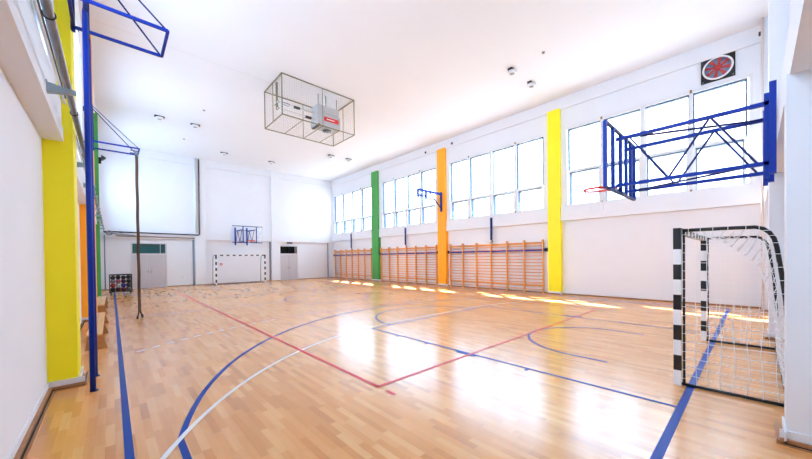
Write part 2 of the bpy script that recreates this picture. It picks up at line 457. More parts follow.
def door(name, x0, x1, h, ztr, glass):
    root = bpy.data.objects.new(name, None); COL.objects.link(root); root.location = ((x0+x1)/2, YF-.05, 0); root['kind'] = 'structure'
    f = MB(); y0, y1 = YF-.07, YF; w = .07
    f.box(x0, x0+w, y0, y1, 0, h); f.box(x1-w, x1, y0, y1, 0, h); f.box(x0+w, x1-w, y0, y1, h-w, h); f.box(x0+w, x1-w, y0, y1, ztr-.04, ztr+.04)
    f.build('door_frame', M['doorf'], root)
    xm = (x0+x1)/2
    for a, c, s in ((x0+w+.004, xm-.004, 1), (xm+.004, x1-w-.004, -1)):
        lf = MB().box(a, c, y0+.02, y1-.01, .01, ztr-.045)
        lf.box(a+.12, c-.12, y0+.012, y0+.021, .2, ztr-.2)
        lo = lf.build('door_leaf', M['door'], root, bevel=.004)
        hx = c-.06 if s > 0 else a+.06
        hd = MB().tube([(hx, y0+.02, 1.05), (hx, y0-.04, 1.05), (hx-s*.11, y0-.04, 1.05)], .011, 8); hd.box(hx-.02, hx+.02, y0+.008, y0+.02, .93, 1.14)
        hb = hd.build('door_handle', M['steel'], root); hb['label'] = 'steel lever handle'
    MB().box(x0+w, x1-w, y1-.03, y1-.02, ztr+.04, h-w).build('transom_pane', glass, root)
    MB().box(x0+w, x1-w, y1-.012, y1-.004, ztr+.04, h-w).build('transom_backing', M['unitd'] if glass is M['teald'] else M['bracket'], root)
    mu = MB().box(xm+.55, xm+.58, y0+.02, y1-.02, ztr+.04, h-w); mu.build('glazing_bar', M['doorf'], root)
door('door_1', .88, 2.68, 2.88, 2.16, M['teal'])
door('door_2', 10.08, 11.62, 2.86, 2.16, M['teald'])

# ------------------------------------------------------------------ near end wall
b = MB()
b.box(-1.05, 15.45, YN-.35, YN, 0, CZ)
b.box(-1.05, 15.45, YN, -.21, 3.33, 3.82)
b.box(-1.05, 15.45, YN, -.45, 3.82, CZ)
b.box(4.5, 4.8, YN-.1, -.19, 0, 3.34); b.box(4.5, 4.8, YN-.1, -.24, 3.34, CZ)
b.box(9.75, 10.4, YN-.1, -.19, 0, CZ)
b.box(14.5, 15.2, YN-.1, -.19, 0, CZ)
struct('wall_near', b, M['wall'])

# ------------------------------------------------------------------ skirtings
def skirt(name, segs):
    """segs: list of (x0,y0,x1,y1,nx,ny) wall-foot runs, n points into the room"""
    w = MB(); g = MB(); c = MB()
    for x0, y0, x1, y1, nx, ny in segs:
        def strip3(mb, d0, d1, z):
            xs = [x0+nx*d0, x1+nx*d0, x0+nx*d1, x1+nx*d1]; ys = [y0+ny*d0, y1+ny*d0, y0+ny*d1, y1+ny*d1]
            mb.box(min(xs), max(xs), min(ys), max(ys), 0, z)
        if name == 'baseboard_near' and ny == 1 and x1-x0 < 1: strip3(w, 0, .06, .04); strip3(c, 0, .014, .12); continue
        strip3(w, 0, .045, .05); strip3(g, .045, .06, .018); strip3(w, .06, .075, .012)
        strip3(c, 0, .014, .12)
    o = struct(name, w, M['skirt']); g.build('shadow_gap', M['dark'], o); c.build('white_upstand', M['curb'], o)
segs = []
ys = [YN]+[y for p in PITCH_L for y in p]+[YF]
for i in range(0, 8, 2): segs.append((XL, ys[i], XL, ys[i+1], 1, 0))
for y0, y1 in PITCH_L:
    segs.append((-.36, y0-.02, -.36, y1+.02, 1, 0)); segs.append((XL, y0-.012, -.3, y0-.012, 0, -1))
skirt('baseboard_left', segs)
segs = []
ys = [YN]+[y for p in PITCH_R for y in p]+[YF]
for i in range(0, 8, 2): segs.append((XR, ys[i], XR, ys[i+1], -1, 0))
for y0, y1 in PITCH_R: segs.append((14.788, y0, 14.788, y1, -1, 0))
skirt('baseboard_right', segs)
skirt('baseboard_far', [(XL, YF, .88, YF, 0, -1), (2.68, YF, 4.24, YF, 0, -1), (4.24, YF-.25, 4.9, YF-.25, 0, -1), (4.9, YF, 9.42, YF, 0, -1), (9.42, YF-.25, 10.07, YF-.25, 0, -1), (11.62, YF, XR, YF, 0, -1)])
skirt('baseboard_near', [(XL, YN, 4.5, YN, 0, 1), (4.44, -.19, 4.86, -.19, 0, 1), (4.5, YN, 4.5, -.15, -1, 0), (4.8, YN, 9.75, YN, 0, 1), (9.70, -.19, 10.44, -.19, 0, 1), (9.75, YN, 9.75, -.15, -1, 0), (10.4, YN, 14.5, YN, 0, 1), (14.5, -.19, XR, -.19, 0, 1), (14.5, YN, 14.5, -.19, -1, 0)])

# ------------------------------------------------------------------ wall bars
def wall_bars(y0, y1, label):
    root = thing('wall_bars', (14.93, (y0+y1)/2, 0), label, 'wall bars', 'wooden wall bars under the windows')
    n = 6; W = (y1-y0-.045)/n
    for k in range(n+1):
        y = y0+k*W
        MB().prism([(14.86, .0), (15.0, .0), (15.0, 2.52), (14.84, 2.52), (14.84, 2.30), (14.88, 2.2), (14.88, .06)], 'y', y, y+.045).build('upright', M['bars'], root)
    for i in range(15):
        z = .16+i*.159
        x = 14.89 if i < 14 else 14.855
        MB().tube([(x+.012, y0+.01, z), (x+.012, y1-.01, z)], .02, 8).build('rung', M['rung'], root)
    for z in (.3, 2.3): MB().box(15.0, 15.045, y0, y1, z, z+.08).build('wall_batten', M['bars'], root)
wb = [(20.22, 25.78, 'beech wall bars farthest away, between the far corner and the green pillar'),
      (13.42, 19.02, 'beech wall bars between the green and the orange pillar'),
      (6.72, 12.36, 'beech wall bars nearest the viewer, between the orange and the yellow pillar')]
for a, c, l in wb: wall_bars(a, c, l)
def rail(y0, y1, ym, which):
    root = thing('horizontal_rail', (14.92, ym, 2.02), 'long blue rail threaded through the '+which, 'rail', 'blue rails across the wall bars')
    MB().box(14.90, 14.945, y0, y1, 1.98, 2.09).build('rail_bar', M['blue'], root)
    for y in (y0, y1-.12): MB().box(14.87, 15.05, y, y+.12, 1.95, 2.12).build('end_cap', M['black'], root)
    root = thing('wall_post', (14.84, ym, 3.2), 'short dark blue post above the '+which, 'post', 'short blue posts under the windows')
    MB().box(14.81, 14.87, ym-.055, ym+.055, 2.62, 3.80).build('post_bar', M['navy'], root, bevel=.006)
    MB().bar((14.84, ym, 2.64), (14.90, ym-.05, 2.5), .05).build('hook', M['black'], root)
for a, c, m_, l in ((20.05, 25.95, 22.95, 'farthest set of wall bars'),
                    (13.27, 19.15, 16.2, 'wall bars between green and orange pillars'),
                    (6.5, 12.5, 9.46, 'nearest set of wall bars beside the yellow pillar')):
    rail(a, c, m_, l)

# ------------------------------------------------------------------ handball goals
def goal(label):
    cx, yf = 7.13, .70
    root = thing('handball_goal', (cx, yf, 0), label, 'goal', 'striped handball goals')
    def stripes(mb, kind, fixed, a, bb, n, start=0):
        for i in range(n):
            t0 = a+(bb-a)*i/n; t1 = a+(bb-a)*(i+1)/n
            mi = (i+start) % 2
            if kind == 'z': mb.box(fixed-.04, fixed+.04, yf-.04, yf+.04, t0, t1, mi)
            else: mb.box(t0, t1, yf-.04, yf+.04, 2.0, 2.08, mi)
    for x in (cx-1.59, cx+1.59):
        p = MB(); stripes(p, 'z', x, 0, 1.8, 9, 0)
        p.box(x-.04, x+.04, yf-.04, yf+.04, 1.8, 2.08, 1)
        p.build('goal_post', [M['whitep'], M['black']], root)
    c = MB(); L = 3.1
    for i in range(16): c.box(cx-1.55+L*i/16, cx-1.55+L*(i+1)/16, yf-.04, yf+.04, 2.0, 2.08, (i+1) % 2)
    c.build('crossbar', [M['whitep'], M['black']], root)
    prof = [(.645, 2.045), (.3, 2.045), (.0, 2.04), (-.06, 2.02), (-.11, 1.97), (-.145, 1.90), (-.165, 1.8), (-.20, 1.5), (-.23, 1.2), (-.25, .8), (-.26, .4), (-.26, .03)]
    for x in (cx-1.59, cx+1.59):
        MB().tube([(x, y, z) for y, z in prof], .022, 10).build('side_hoop', M['black'], root)
        MB().tube([(x, .66, .022), (x, -.26, .022)], .02, 8).build('ground_bar', M['black'], root)
        MB().tube([(x+.0, .635, .02), (x, .635, 2.03)], .013, 8).build('net_rod', M['black'], root)
    MB().tube([(cx-1.59, -.26, .025), (cx+1.59, -.26, .025)], .02, 8).build('back_ground_bar', M['black'], root)
    # nets
    n = MB(); r = .0042
    def inprof(z):
        best = .64
        for (ya, za), (yb, zb) in zip(prof, prof[1:]):
            if zb <= z <= za and za != zb: best = ya+(yb-ya)*(za-z)/(za-zb)
        return best
    for x in (cx-1.59, cx+1.59):
        n = MB()
        y = .52
        while y > -.24:
            zt = 2.04
            for (ya, za), (yb, zb) in zip(prof, prof[1:]):
                if yb <= y <= ya and ya != yb: zt = za+(zb-za)*(ya-y)/(ya-yb)
            pts = [(x+.012*math.sin(3*q+y*20), y+.010*math.sin(5*q+y*9), .03+(zt-.03)*q/12) for q in range(13)]
            n.tube(pts, r, 4, cap=False); y -= .115
        z = .14
        while z < 2.0:
            yb = inprof(z)
            n.tube([(x, .64, z+.01*math.sin(z*7)), (x+.012, (.64+yb)/2, z-.02), (x, yb, z)], r, 4, cap=False); z += .115
        # lashing round the hoop
        for (ya, za), (yb, zb) in zip(prof[:-1], prof[1:]):
            d = math.hypot(yb-ya, zb-za); m_ = max(1, int(d/.11))
            for q in range(m_):
                yy = ya+(yb-ya)*(q+.5)/m_; zz = za+(zb-za)*(q+.5)/m_
                n.ring((x, yy, zz), .027, .004, 'x' if abs(zb-za) < .0 else ('y' if abs(yb-ya) > abs(zb-za) else 'z'), n=10, m=4)
        for q in range(17): n.ring((x, .635, .1+q*.118), .018, .0035, 'z', n=8, m=4)
        n.build('side_net', M['net'], root)
    # sagging top and back net
    nb = MB(); NU = 28; NV = 24
    def pt(u, v):
        x = cx-1.58+3.16*u
        t = v
        sag = math.sin(PI*u)
        ctrl = [(.62, 2.06), (.30, 1.90), (-.02, 1.62), (-.15, 1.1), (-.22, .6), (-.25, .05)]
        edge = [(.62, 2.06), (.15, 2.045), (-.13, 1.92), (-.20, 1.45), (-.245, .8), (-.26, .05)]
        k_ = t*5; i = min(4, int(k_)); f = k_-i
        a = [ctrl[i][q]*(1-f)+ctrl[i+1][q]*f for q in (0, 1)]; e = [edge[i][q]*(1-f)+edge[i+1][q]*f for q in (0, 1)]
        w = min(1, sag*2.2)
        y = e[0]*(1-w)+a[0]*w; z = e[1]*(1-w)+a[1]*w
        return (x, y+.01*math.sin(9*u*PI+v*7), z)
    for i in range(NU+1): nb.tube([pt(i/NU, j/NV) for j in range(NV+1)], r, 4, cap=False)
    for j in range(NV+1): nb.tube([pt(i/NU, j/NV) for i in range(NU+1)], r, 4, cap=False)
    nb.build('back_net', M['net'], root)
    return root
g1 = goal('striped black and white handball goal standing close on the blue end line')
g2 = dup(g1, (6.75, 24.5, 0), 'small far striped handball goal in front of the far wall', PI)

# ------------------------------------------------------------------ basketball hoop on lattice arms
def hoop(label, far=False):
    root = thing('basketball_hoop', (7.19, -.2, 2.9), label, 'basketball hoop')
    XA, XB = 6.82, 7.62; zt, zb = 3.84, 3.0; yw, yb = -.14, 1.72
    for x in (XA, XB):
        MB().box(x-.05, x+.05, -.2, -.13, 2.85, 4.12).build('wall_plate', M['blue'], root)
        MB().bar((x, -.11, 2.80), (x, -.11, 3.98), .055).build('pivot_tube', M['blue'], root)
        w = .055
        MB().bar((x, yw, zt), (x, yb, zt), w).build('truss_chord', M['blue'], root)
        MB().bar((x, yw, zb), (x, yb, zb), w).build('truss_chord', M['blue'], root)
        zz = [(1.52, zt), (.98, zb), (.47, zt), (-.03, zb)]
        for (ya, za), (yc, zc) in zip(zz, zz[1:]): MB().bar((x, ya, za), (x, yc, zc), .028).build('truss_diagonal', M['navy'], root)
    MB().bar((XA, 1.6, zt), (XB, -.1, zt), .028).build('cross_brace', M['navy'], root)
    MB().bar((XB, 1.6, zb), (XA, -.1, zb), .028).build('cross_brace', M['navy'], root)
    # board frame
    x0, x1, z0, z1 = 6.34, 8.30, 2.92, 4.06; Y = 1.76
    MB().bar((x0, Y, z1), (x1, Y, z1), .045).build('frame_rail', M['navy'], root)
    MB().bar((x0, Y, z0), (x1, Y, z0), .045).build('frame_rail', M['navy'], root)
    for x in ((XA-.08, XB) if far else (x0, 6.78, 7.27, 7.66, 8.0, x1)): MB().bar((x, Y, z0), (x, Y, z1), .055).build('frame_upright', M['blue'], root)
    MB().box(x0-.03, x1+.03, Y+.035, Y+.047, z0-.02, z1+.02).build('backboard', M['acrylic'], root)
    # rim with mount
    c = (7.19, 2.15, 3.05)
    rm = MB().ring(c, .228, .022, 'z', 36, 8); rm.box(7.11, 7.27, Y+.047, Y+.2, 2.99, 3.06)
    rm = rm.build('rim', M['rim'], root)
    nt_ = MB(); K = 12
    for k_ in range(K):
        for sgn in (1, -1):
            pts = []
            for j in range(7):
                rr = .225-.11*min(1, j/5); a = 2*PI*(k_+sgn*j*.5)/K
                pts.append((c[0]+rr*math.cos(a), c[1]+rr*math.sin(a), c[2]-.02-.065*j))
            nt_.tube(pts, .003, 4, cap=False)
    nt_.build('basket_net', M['net'], rm)
    br = MB(); br.bar((XA, Y, z0+.02), (7.14, Y+.03, 3.0), .03); br.bar((XB, Y, z0+.02), (7.24, Y+.03, 3.0), .03)
    br.build('rim_brace', M['black'], root)
    return root
h1 = hoop('large blue lattice basketball hoop projecting from the right end wall')
h2 = hoop('small distant basketball hoop with white board on the far wall above the goal', True)
h2.location = (7.19, 2*YC+.15, 2.9); h2.rotation_euler = (0, 0, PI)

# ------------------------------------------------------------------ blue wall frames at left, climbing rope, poles
def arm_frame(y0, y1, label):
    root = thing('wall_arm_frame', (-.36, (y0+y1)/2, 5), label, 'wall frame', 'blue triangular arm frames on the left wall')
    X0, X1, Z = -.34, .64, 5.0
    for y in (y0, y1):
        MB().bar((X0, y, Z), (X1, y, Z), .036).build('arm', M['blue'], root)
        MB().bar((X0, (y0+y1)/2+(y-(y0+y1)/2)*.3, 6.05), (X1-.02, y, Z+.01), .018).build('tie_rod', M['navy'], root)
        MB().bar((X0, y, 4.93), (X0, (y0+y1)/2+(y-(y0+y1)/2)*.3, 6.08), .034).build('wall_strut', M['navy'], root)
    MB().bar((X1, y0, Z), (X1, y1, Z), .036).build('end_bar', M['blue'], root)
    MB().bar((X0, y0, Z), (X0, y1, Z), .036).build('wall_bar', M['navy'], root)
    if y0 < 8:
        for z in (4.96, 6.0): MB().box(-.37, X0+.01, 6.38, 6.46, z, z+.1).build('wall_plate', M['navy'], root)
    else:
        for z in (4.96, 5.9): MB().box(-.52, X0, (y0+y1)/2-.05, (y0+y1)/2+.05, z, z+.1).build('wall_plate', M['navy'], root)
    return root
arm_frame(5.66, 6.42, 'blue steel arm frame high on the left wall, largest, above the yellow pillar')
arm_frame(12.15, 12.9, 'blue steel arm frame on the left wall carrying the hanging rope')

for y, l in ((5.98, 'blue steel upright pole at left, the nearer of two beside the yellow pillar'), (6.73, 'blue steel upright pole at left, mostly hidden behind the nearer pole')):
    root = thing('upright_pole', (-.2, y, 0), l, 'pole', 'blue upright poles by the left wall')
    MB().tube([(-.21, y, 0), (-.21, y, 5.02)], .03, 12).build('lower_tube', M['blue'], root)
    MB().tube([(-.21, y, 5.02), (-.21, y, 5.08), (-.21, y, 5.6)], [.03, .022, .022], 12).build('upper_tube', M['navy'], root)
    MB().disc((-.2, y, 0), .045, .012).build('foot_plate', M['navy'], root)

for (x, y, dx, l) in ((.575, 12.45, -.02, 'brown climbing rope hanging to the floor, the left one of two'), (.62, 12.75, .03, 'brown climbing rope hanging beside the first, curling right at its foot')):
    root = thing('climbing_rope', (x, y, 4.95), l, 'rope', 'climbing ropes on the blue frame')
    pts = [(x+.004*math.sin(i*.9), y+.004*math.cos(i), 4.9-i*(4.9-.25)/30) for i in range(31)]+[(x+dx*.3, y, .18), (x+dx*.8, y, .1), (x+dx*1.4, y, .07)]
    MB().tube(pts, .021, 8).build('rope_strand', M['rope'], root)
    MB().tube([(x+dx*1.4, y, .10), (x+dx*1.7, y, .0)], .028, 10).build('rope_end', M['black'], root)
    MB().tube([(x, y, 5.0), (x, y, 4.88)], .03, 8).build('rope_clamp', M['galv'], root)
    MB().bar((.45, y, 5.0), (.64, y, 5.0), .02).build('hanger', M['navy'], root)

# small arm frame on the orange pillar of the window wall
root = thing('wall_arm_frame', (14.8, 12.9, 5.1), 'small blue bracket arm on the orange pillar of the window wall', 'wall frame')
MB().box(14.74, 14.80, 12.82, 12.95, 4.5, 5.68).build('wall_plate', M['blue'], root)
MB().bar((14.76, 12.88, 5.55), (12.8, 12.88, 5.6), .12).build('arm', M['blue'], root)
MB().bar((14.76, 12.88, 4.7), (13.7, 12.88, 5.56), .06).build('brace', M['navy'], root)
e = MB(); e.bar((12.8, 12.88, 5.63), (12.8, 12.88, 5.15), .1); e.bar((13.45, 12.88, 5.6), (13.45, 12.88, 5.1), .1); e.bar((12.8, 12.88, 5.28), (13.45, 12.88, 5.28), .08)
e.build('end_bracket', M['blue'], root)

# ------------------------------------------------------------------ pipes on the left wall
root = thing('heating_pipe', (-.31, 12, 3.42), 'thick grey metal pipe running high along the left wall', 'pipe')
MB().tube([(-.315, -.12, 3.57), (-.315, 25.7, 3.57)], .03, 14).build('pipe_run', M['galv'], root)
for i in range(12): MB().ring((-.315, 1.4+i*2.15, 3.57), .034, .006, 'y', 16, 6).build('pipe_clamp', M['dark'], root)
MB().ring((-.08, 25.9, 3.42), .12, .03, 'y', 16, 8).build('pipe_loop', M['galv'], root)
MB().tube([(-.3, 25.85, 3.42), (.3, 25.9, 3.36), (1.1, 25.95, 3.3)], .03, 8).build('branch_pipe', M['galv'], root)
MB().ring((.45, 25.85, 3.45), .09, .02, 'z', 14, 6).build('hand_wheel', M['dark'], root)
for y in (.6, 2.75, 4.88, 8.4, 10.6, 12.2, 15.0, 17.2, 19.2, 21.8, 24.0):
    rb = thing('pipe_bracket', (-.45, y, 3.5), 'grey blue metal bracket holding the thick pipe on the left wall', 'bracket', 'brackets under the left wall pipe')
    MB().prism([(-.455, 3.46), (-.455, 3.56), (-.25, 3.53), (-.25, 3.50)], 'y', y-.03, y+.03).build('bracket_arm', M['bracket'], rb)
    MB().box(-.47, -.455, y-.035, y+.035, 3.46, 3.58).build('mounting_plate', M['bracket'], rb)
for z, x, m_, l in ((3.98, -.44, 'pipek', 'thin dark cable pipe along the left wall above the thick pipe'), (3.90, -.44, 'pipew', 'thin white pipe along the left wall above the thick pipe')):
    t = MB().tube([(x, -.3, z), (x, 26.0, z)], .014, 8).build('thin_pipe', M[m_]); tag(t, l, 'pipe')
# pipes on far wall
t = MB().tube([(-.35, YF-.30, 3.50), (4.45, YF-.30, 3.47), (4.50, YF-.30, 3.52), (4.52, YF-.30, 8.7)], .04, 8).build('dark_pipe', M['pipek']); tag(t, 'dark pipe crossing the far wall above the left door, then rising to the ceiling', 'pipe')
t = MB().tube([(.2, YF-.2, 3.27), (4.22, YF-.2, 3.25)], .03, 8).build('brown_pipe', M['pipeb']); tag(t, 'thin brown pipe below the dark pipe on the far wall', 'pipe')
t = MB().tube([(4.31, YF-.3, 3.62), (4.31, YF-.3, 8.7)], .045, 10).build('pale_pipe', M['pipew']); tag(t, 'pale vertical pipe beside the dark pipe on the far wall', 'pipe')
t = MB().tube([(-.3, YF-.2, 0), (-.3, YF-.2, 3.3)], .032, 10).build('grey_pipe', M['galv']); tag(t, 'grey vertical pipe in the far left corner behind the ball trolley', 'pipe')
# cluster of valves at the corner
# small speaker on left wall by green pillar
root = thing('loudspeaker', (-.32, 19.95, 6.4), 'small black loudspeaker on the left wall beside the green pillar', 'speaker')
MB().prism([(-.28, 6.3), (-.19, 6.34), (-.12, 6.42), (-.28, 6.52)], 'y', 19.85, 20.1).build('housing', M['black'], root)
MB().box(-.37, -.28, 19.93, 20.03, 6.15, 6.42).build('wall_mount', M['dark'], root)

# ------------------------------------------------------------------ benches
def bench(y0, label):
    L = 3.6; x0, x1 = -.40, -.10
    root = thing('gym_bench', ((x0+x1)/2, y0+L/2, 0), label, 'bench', 'wooden gym benches along the left wall')
    for i in range(2):
        MB().box(x0+.015+i*.118, x0+.125+i*.118, y0, y0+L, .275, .31).build('seat_plank', M['bench'], root, bevel=.004)
    for y in (y0+.02, y0+L/2, y0+L-.06):
        MB().prism([(x0-.01, .0), (x1+.02, .0), (x1-.06, .275), (x0+.03, .275)], 'y', y, y+.04).build('leg', M['benchd'], root)
    MB().box((x0+x1)/2-.02, (x0+x1)/2+.02, y0+.06, y0+L-.06, .08, .16).build('stretcher', M['benchd'], root)
    return root
b1 = bench(8.72, 'pale wooden gym bench nearest the viewer beside the left wall')
dup(b1, (-.29, 16.2, 0), 'pale wooden gym bench farther along the left wall, behind the nearer bench')

# ------------------------------------------------------------------ ball trolley
tx0, tx1, ty0, ty1 = -.10, .76, 22.1, 23.1
root = thing('ball_trolley', ((tx0+tx1)/2, (ty0+ty1)/2, 0), 'black wire cage trolley full of balls at the far left', 'trolley')
f = MB(); w = .035
for z in (.16, 1.02):
    for y in (ty0, ty1): f.bar((tx0, y, z), (tx1, y, z), w)
    for x in (tx0, tx1): f.bar((x, ty0, z), (x, ty1, z), w)
for x in (tx0, tx1):
    for y in (ty0, ty1): f.bar((x, y, .12), (x, y, 1.04), w)
f.build('cage_frame', M['black'], root)
g = MB()
for i in range(1, 9):
    x = tx0+(tx1-tx0)*i/9
    for y in (ty0, ty1): g.tube([(x, y, .16), (x, y, 1.02)], .005, 4)
for i in range(1, 10):
    y = ty0+(ty1-ty0)*i/10
    for x in (tx0, tx1): g.tube([(x, y, .16), (x, y, 1.02)], .005, 4)
for i in range(1, 8):
    z = .16+.86*i/8
    for y in (ty0, ty1): g.tube([(tx0, y, z), (tx1, y, z)], .005, 4)
    for x in (tx0, tx1): g.tube([(x, ty0, z), (x, ty1, z)], .005, 4)
g.build('cage_mesh', M['black'], root)
MB().box(tx0, tx1, ty0, ty1, .14, .165).build('base_tray', M['black'], root)
for x in (tx0+.05, tx1-.05):
    for y in (ty0+.05, ty1-.05):
        c = MB().disc((x-.015, y, .05), .05, .03, 'x', 16); c.box(x-.02, x+.02, y-.02, y+.02, .09, .14)
        c.build('caster', M['black'], root)
ballc = {'red': (198, 30, 40), 'pink': (224, 96, 130), 'white': (232, 232, 236), 'blue': (40, 60, 150), 'black': (36, 32, 40), 'maroon': (120, 26, 40), 'grey': (150, 150, 158)}
def ball_mat(n, c):
    m = mat(n+'_ball', c, .45)
    nt = m.node_tree; bs = nt.nodes['Principled BSDF']
    v = nt.nodes.new('ShaderNodeTexVoronoi'); v.feature = 'DISTANCE_TO_EDGE'; v.inputs['Scale'].default_value = 9
    tc = nt.nodes.new('ShaderNodeTexCoord'); nt.links.new(tc.outputs['Object'], v.inputs['Vector'])
    lt = nt.nodes.new('ShaderNodeMath'); lt.operation = 'LESS_THAN'; lt.inputs[1].default_value = .04; nt.links.new(v.outputs['Distance'], lt.inputs[0])
    mx = nt.nodes.new('ShaderNodeMixRGB'); nt.links.new(lt.outputs[0], mx.inputs['Fac']); mx.inputs['Color1'].default_value = srgb(*c); mx.inputs['Color2'].default_value = srgb(24, 22, 26)
    nt.links.new(mx.outputs['Color'], bs.inputs['Base Color'])
    return m
bmats = {n: ball_mat(n, c) for n, c in ballc.items()}
protos = {}
seq = ['black', 'maroon', 'pink', 'black', 'red', 'blue', 'black', 'maroon', 'grey', 'black', 'red', 'white', 'black']
q = 0
R = .102
for lz in range(4):
    for ix in range(4):
        for iy in range(4):
            if lz == 3 and (ix+iy) % 2: continue
            n = seq[(q*5+lz*2) % len(seq)]; q += 1
            x = tx0+.125+ix*.208; y = ty0+.13+iy*.232; z = .27+lz*.205
            if n not in protos:
                o = MB().sphere((0, 0, 0), R).build('ball', bmats[n]); protos[n] = o
            else:
                o = protos[n].copy(); COL.objects.link(o)
            o.location = (x, y, z); o.rotation_euler = (random.random()*6, random.random()*6, 0)
            tag(o, n+' ball inside the wire cage trolley', 'ball', n+' balls in the trolley')

# ------------------------------------------------------------------ ceiling fittings
def fixture(x, y, label):
    root = thing('ceiling_spotlight', (x, y, CZ), label, 'light', 'small ceiling fittings')
    MB().box(x-.2, x+.2, y-.08, y+.08, CZ-.06, CZ).build('base', M['unitd'], root)
    MB().disc((x, y, CZ-.15), .16, .09).build('housing', M['whitep'], root)
    MB().disc((x, y, CZ-.157), .09, .01).build('lens', M['socket'], root)
    return root
fx = [(1.82, 19.65, 'small round ceiling light at far left, left of a pair'), (3.3, 19.65, 'small round ceiling light at far left, right of a pair'),
      (5.55, 23.6, 'small ceiling light near the far wall, left one'), (8.6, 23.6, 'small ceiling light near the far wall, right one'),
      (11.25, 6.2, 'ceiling light above the yellow pillar, farther from the windows of the pair'), (12.68, 6.15, 'ceiling light above the yellow pillar, nearer the windows of the pair'),
      (12.45, 19.45, 'small ceiling light below the cage, nearer the windows'), (11.12, 19.55, 'small ceiling light below the cage, farther from the windows')]
p0 = None
for x, y, l in fx:
    if p0 is None: p0 = fixture(x, y, l)
    else: dup(p0, (x, y, CZ), l)
for x, y, l in ((3.3, 17.5, 'tiny grey detector on the ceiling left of the cage'), (11.1, 4.95, 'tiny grey detector on the ceiling right of the cage'), (3.2, 22.4, 'tiny pale detector on the ceiling near the far wall')):
    o = MB().disc((x, y, CZ-.04), .05, .04).build('smoke_detector', M['socket']); tag(o, l, 'detector')

# ceiling cage with unit
cx0, cx1, cy0, cy1, cz0 = 4.83, 8.05, 12.08, 13.92, 7.22
root = thing('ceiling_cage', ((cx0+cx1)/2, (cy0+cy1)/2, CZ), 'olive wire protective cage hanging from the ceiling', 'cage')
f = MB(); w = .032
for z in (cz0, CZ-.02):
    for y in (cy0, cy1): f.bar((cx0, y, z), (cx1, y, z), w)
    for x in (cx0, cx1): f.bar((x, cy0, z), (x, cy1, z), w)
for x in (cx0, cx1):
    for y in (cy0, cy1): f.bar((x, y, cz0), (x, y, CZ), w)
f.build('cage_frame', M['cage'], root)
f = MB(); xm = (cx0+cx1)/2+.08; w = .02
for y in (cy0, cy1): f.bar((xm, y, cz0), (xm, y, CZ), w)
for x in (5.65, xm, 7.3): f.bar((x, cy0, cz0), (x, cy1, cz0), w)
f.bar((cx0, 13.0, cz0), (cx0, 13.0, CZ), w)
f.bar((cx1, 13.0, cz0), (cx1, 13.0, CZ), w)
f.build('cage_rib', M['cage'], root)
# fine wire infill
g = MB()
for i in range(1, 33):
    x = cx0+(cx1-cx0)*i/33
    for y in (cy0, cy1): g.tube([(x, y, cz0), (x, y, CZ)],   .0013, 3, cap=False)
    g.tube([(x, cy0, cz0), (x, cy1, cz0)],   .0013, 3, cap=False)
for i in range(1, 16):
    z = cz0+(CZ-cz0)*i/16
    for y in (cy0, cy1): g.tube([(cx0, y, z), (cx1, y, z)],   .0013, 3, cap=False)
    for x in (cx0, cx1): g.tube([(x, cy0, z), (x, cy1, z)],   .0013, 3, cap=False)
for i in range(1, 19):
    y = cy0+(cy1-cy0)*i/19
    for x in (cx0, cx1): g.tube([(x, y, cz0), (x, y, CZ)],   .0013, 3, cap=False)
    g.tube([(cx0, y, cz0), (cx1, y, cz0)],   .0013, 3, cap=False)
g.build('wire_infill', M['cage'], root)
root = thing('ceiling_camera_unit', (6.95, 12.9, CZ), 'grey box unit with red badge hanging inside the ceiling cage', 'camera unit')
ux0, ux1, uy0, uy1 = 6.5, 7.6, 12.5, 13.15
MB().box(ux0, ux1, uy0, uy1, 7.44, 7.98).build('lower_housing', M['unit'], root, bevel=.03)
MB().box(ux0+.05, ux1-.03, uy0+.08, uy1-.05, 8.02, 8.34).build('upper_housing', M['unit'], root, bevel=.02)
bdg = MB().box(ux0+.3, ux1-.1, uy0-.012, uy0, 7.66, 7.84).build('badge', M['red'], root)
MB().box(ux0+.42, ux1-.3, uy0-.018, uy0-.012, 7.73, 7.77).build('badge_mark', M['whitep'], bdg)
MB().disc((7.1, 12.8, 7.38), .26, .07).build('lens_ring', M['unit'], root)
MB().disc((7.1, 12.8, 7.365), .19, .02).build('lens', M['unitd'], root)
MB().box(ux0+.02, ux0+.12, uy0-.02, uy1-.05, 7.40, 7.46).build('handle', M['unitd'], root)
for x in (ux0+.1, ux0+.45, ux1-.12):
    MB().tube([(x, uy0+.12, 8.3), (x, uy0+.12, CZ)], .02, 8).build('hanger_rod', M['steel'], root)
root = thing('support_arm', (5.6, 12.9, CZ), 'pair of pale tubes with black joints beside the grey unit in the cage', 'tube')
for y, z in ((12.75, 7.95), (13.05, 8.1), (12.75, 7.7)):
    MB().tube([(4.9, y, z), (6.47, y, z)], .035, 8).build('tube', M['pipew'], root)
for x, y, z in ((5.7, 12.75, 7.95), (6.2, 12.75, 7.7), (5.4, 13.05, 8.1)): MB().tube([(x-.13, y, z), (x+.13, y, z)], .055, 10).build('joint', M['unitd'], root)
MB().tube([(4.95, 12.9, 7.7), (4.95, 12.9, CZ-.005)], .045, 8).build('drop_tube', M['cage'], root)
MB().bar((4.95, 12.7, 7.95), (4.95, 13.1, 7.95), .04).build('yoke', M['cage'], root); MB().bar((4.95, 12.7, 7.7), (4.95, 12.9, 7.7), .04).build('yoke', M['cage'], root)

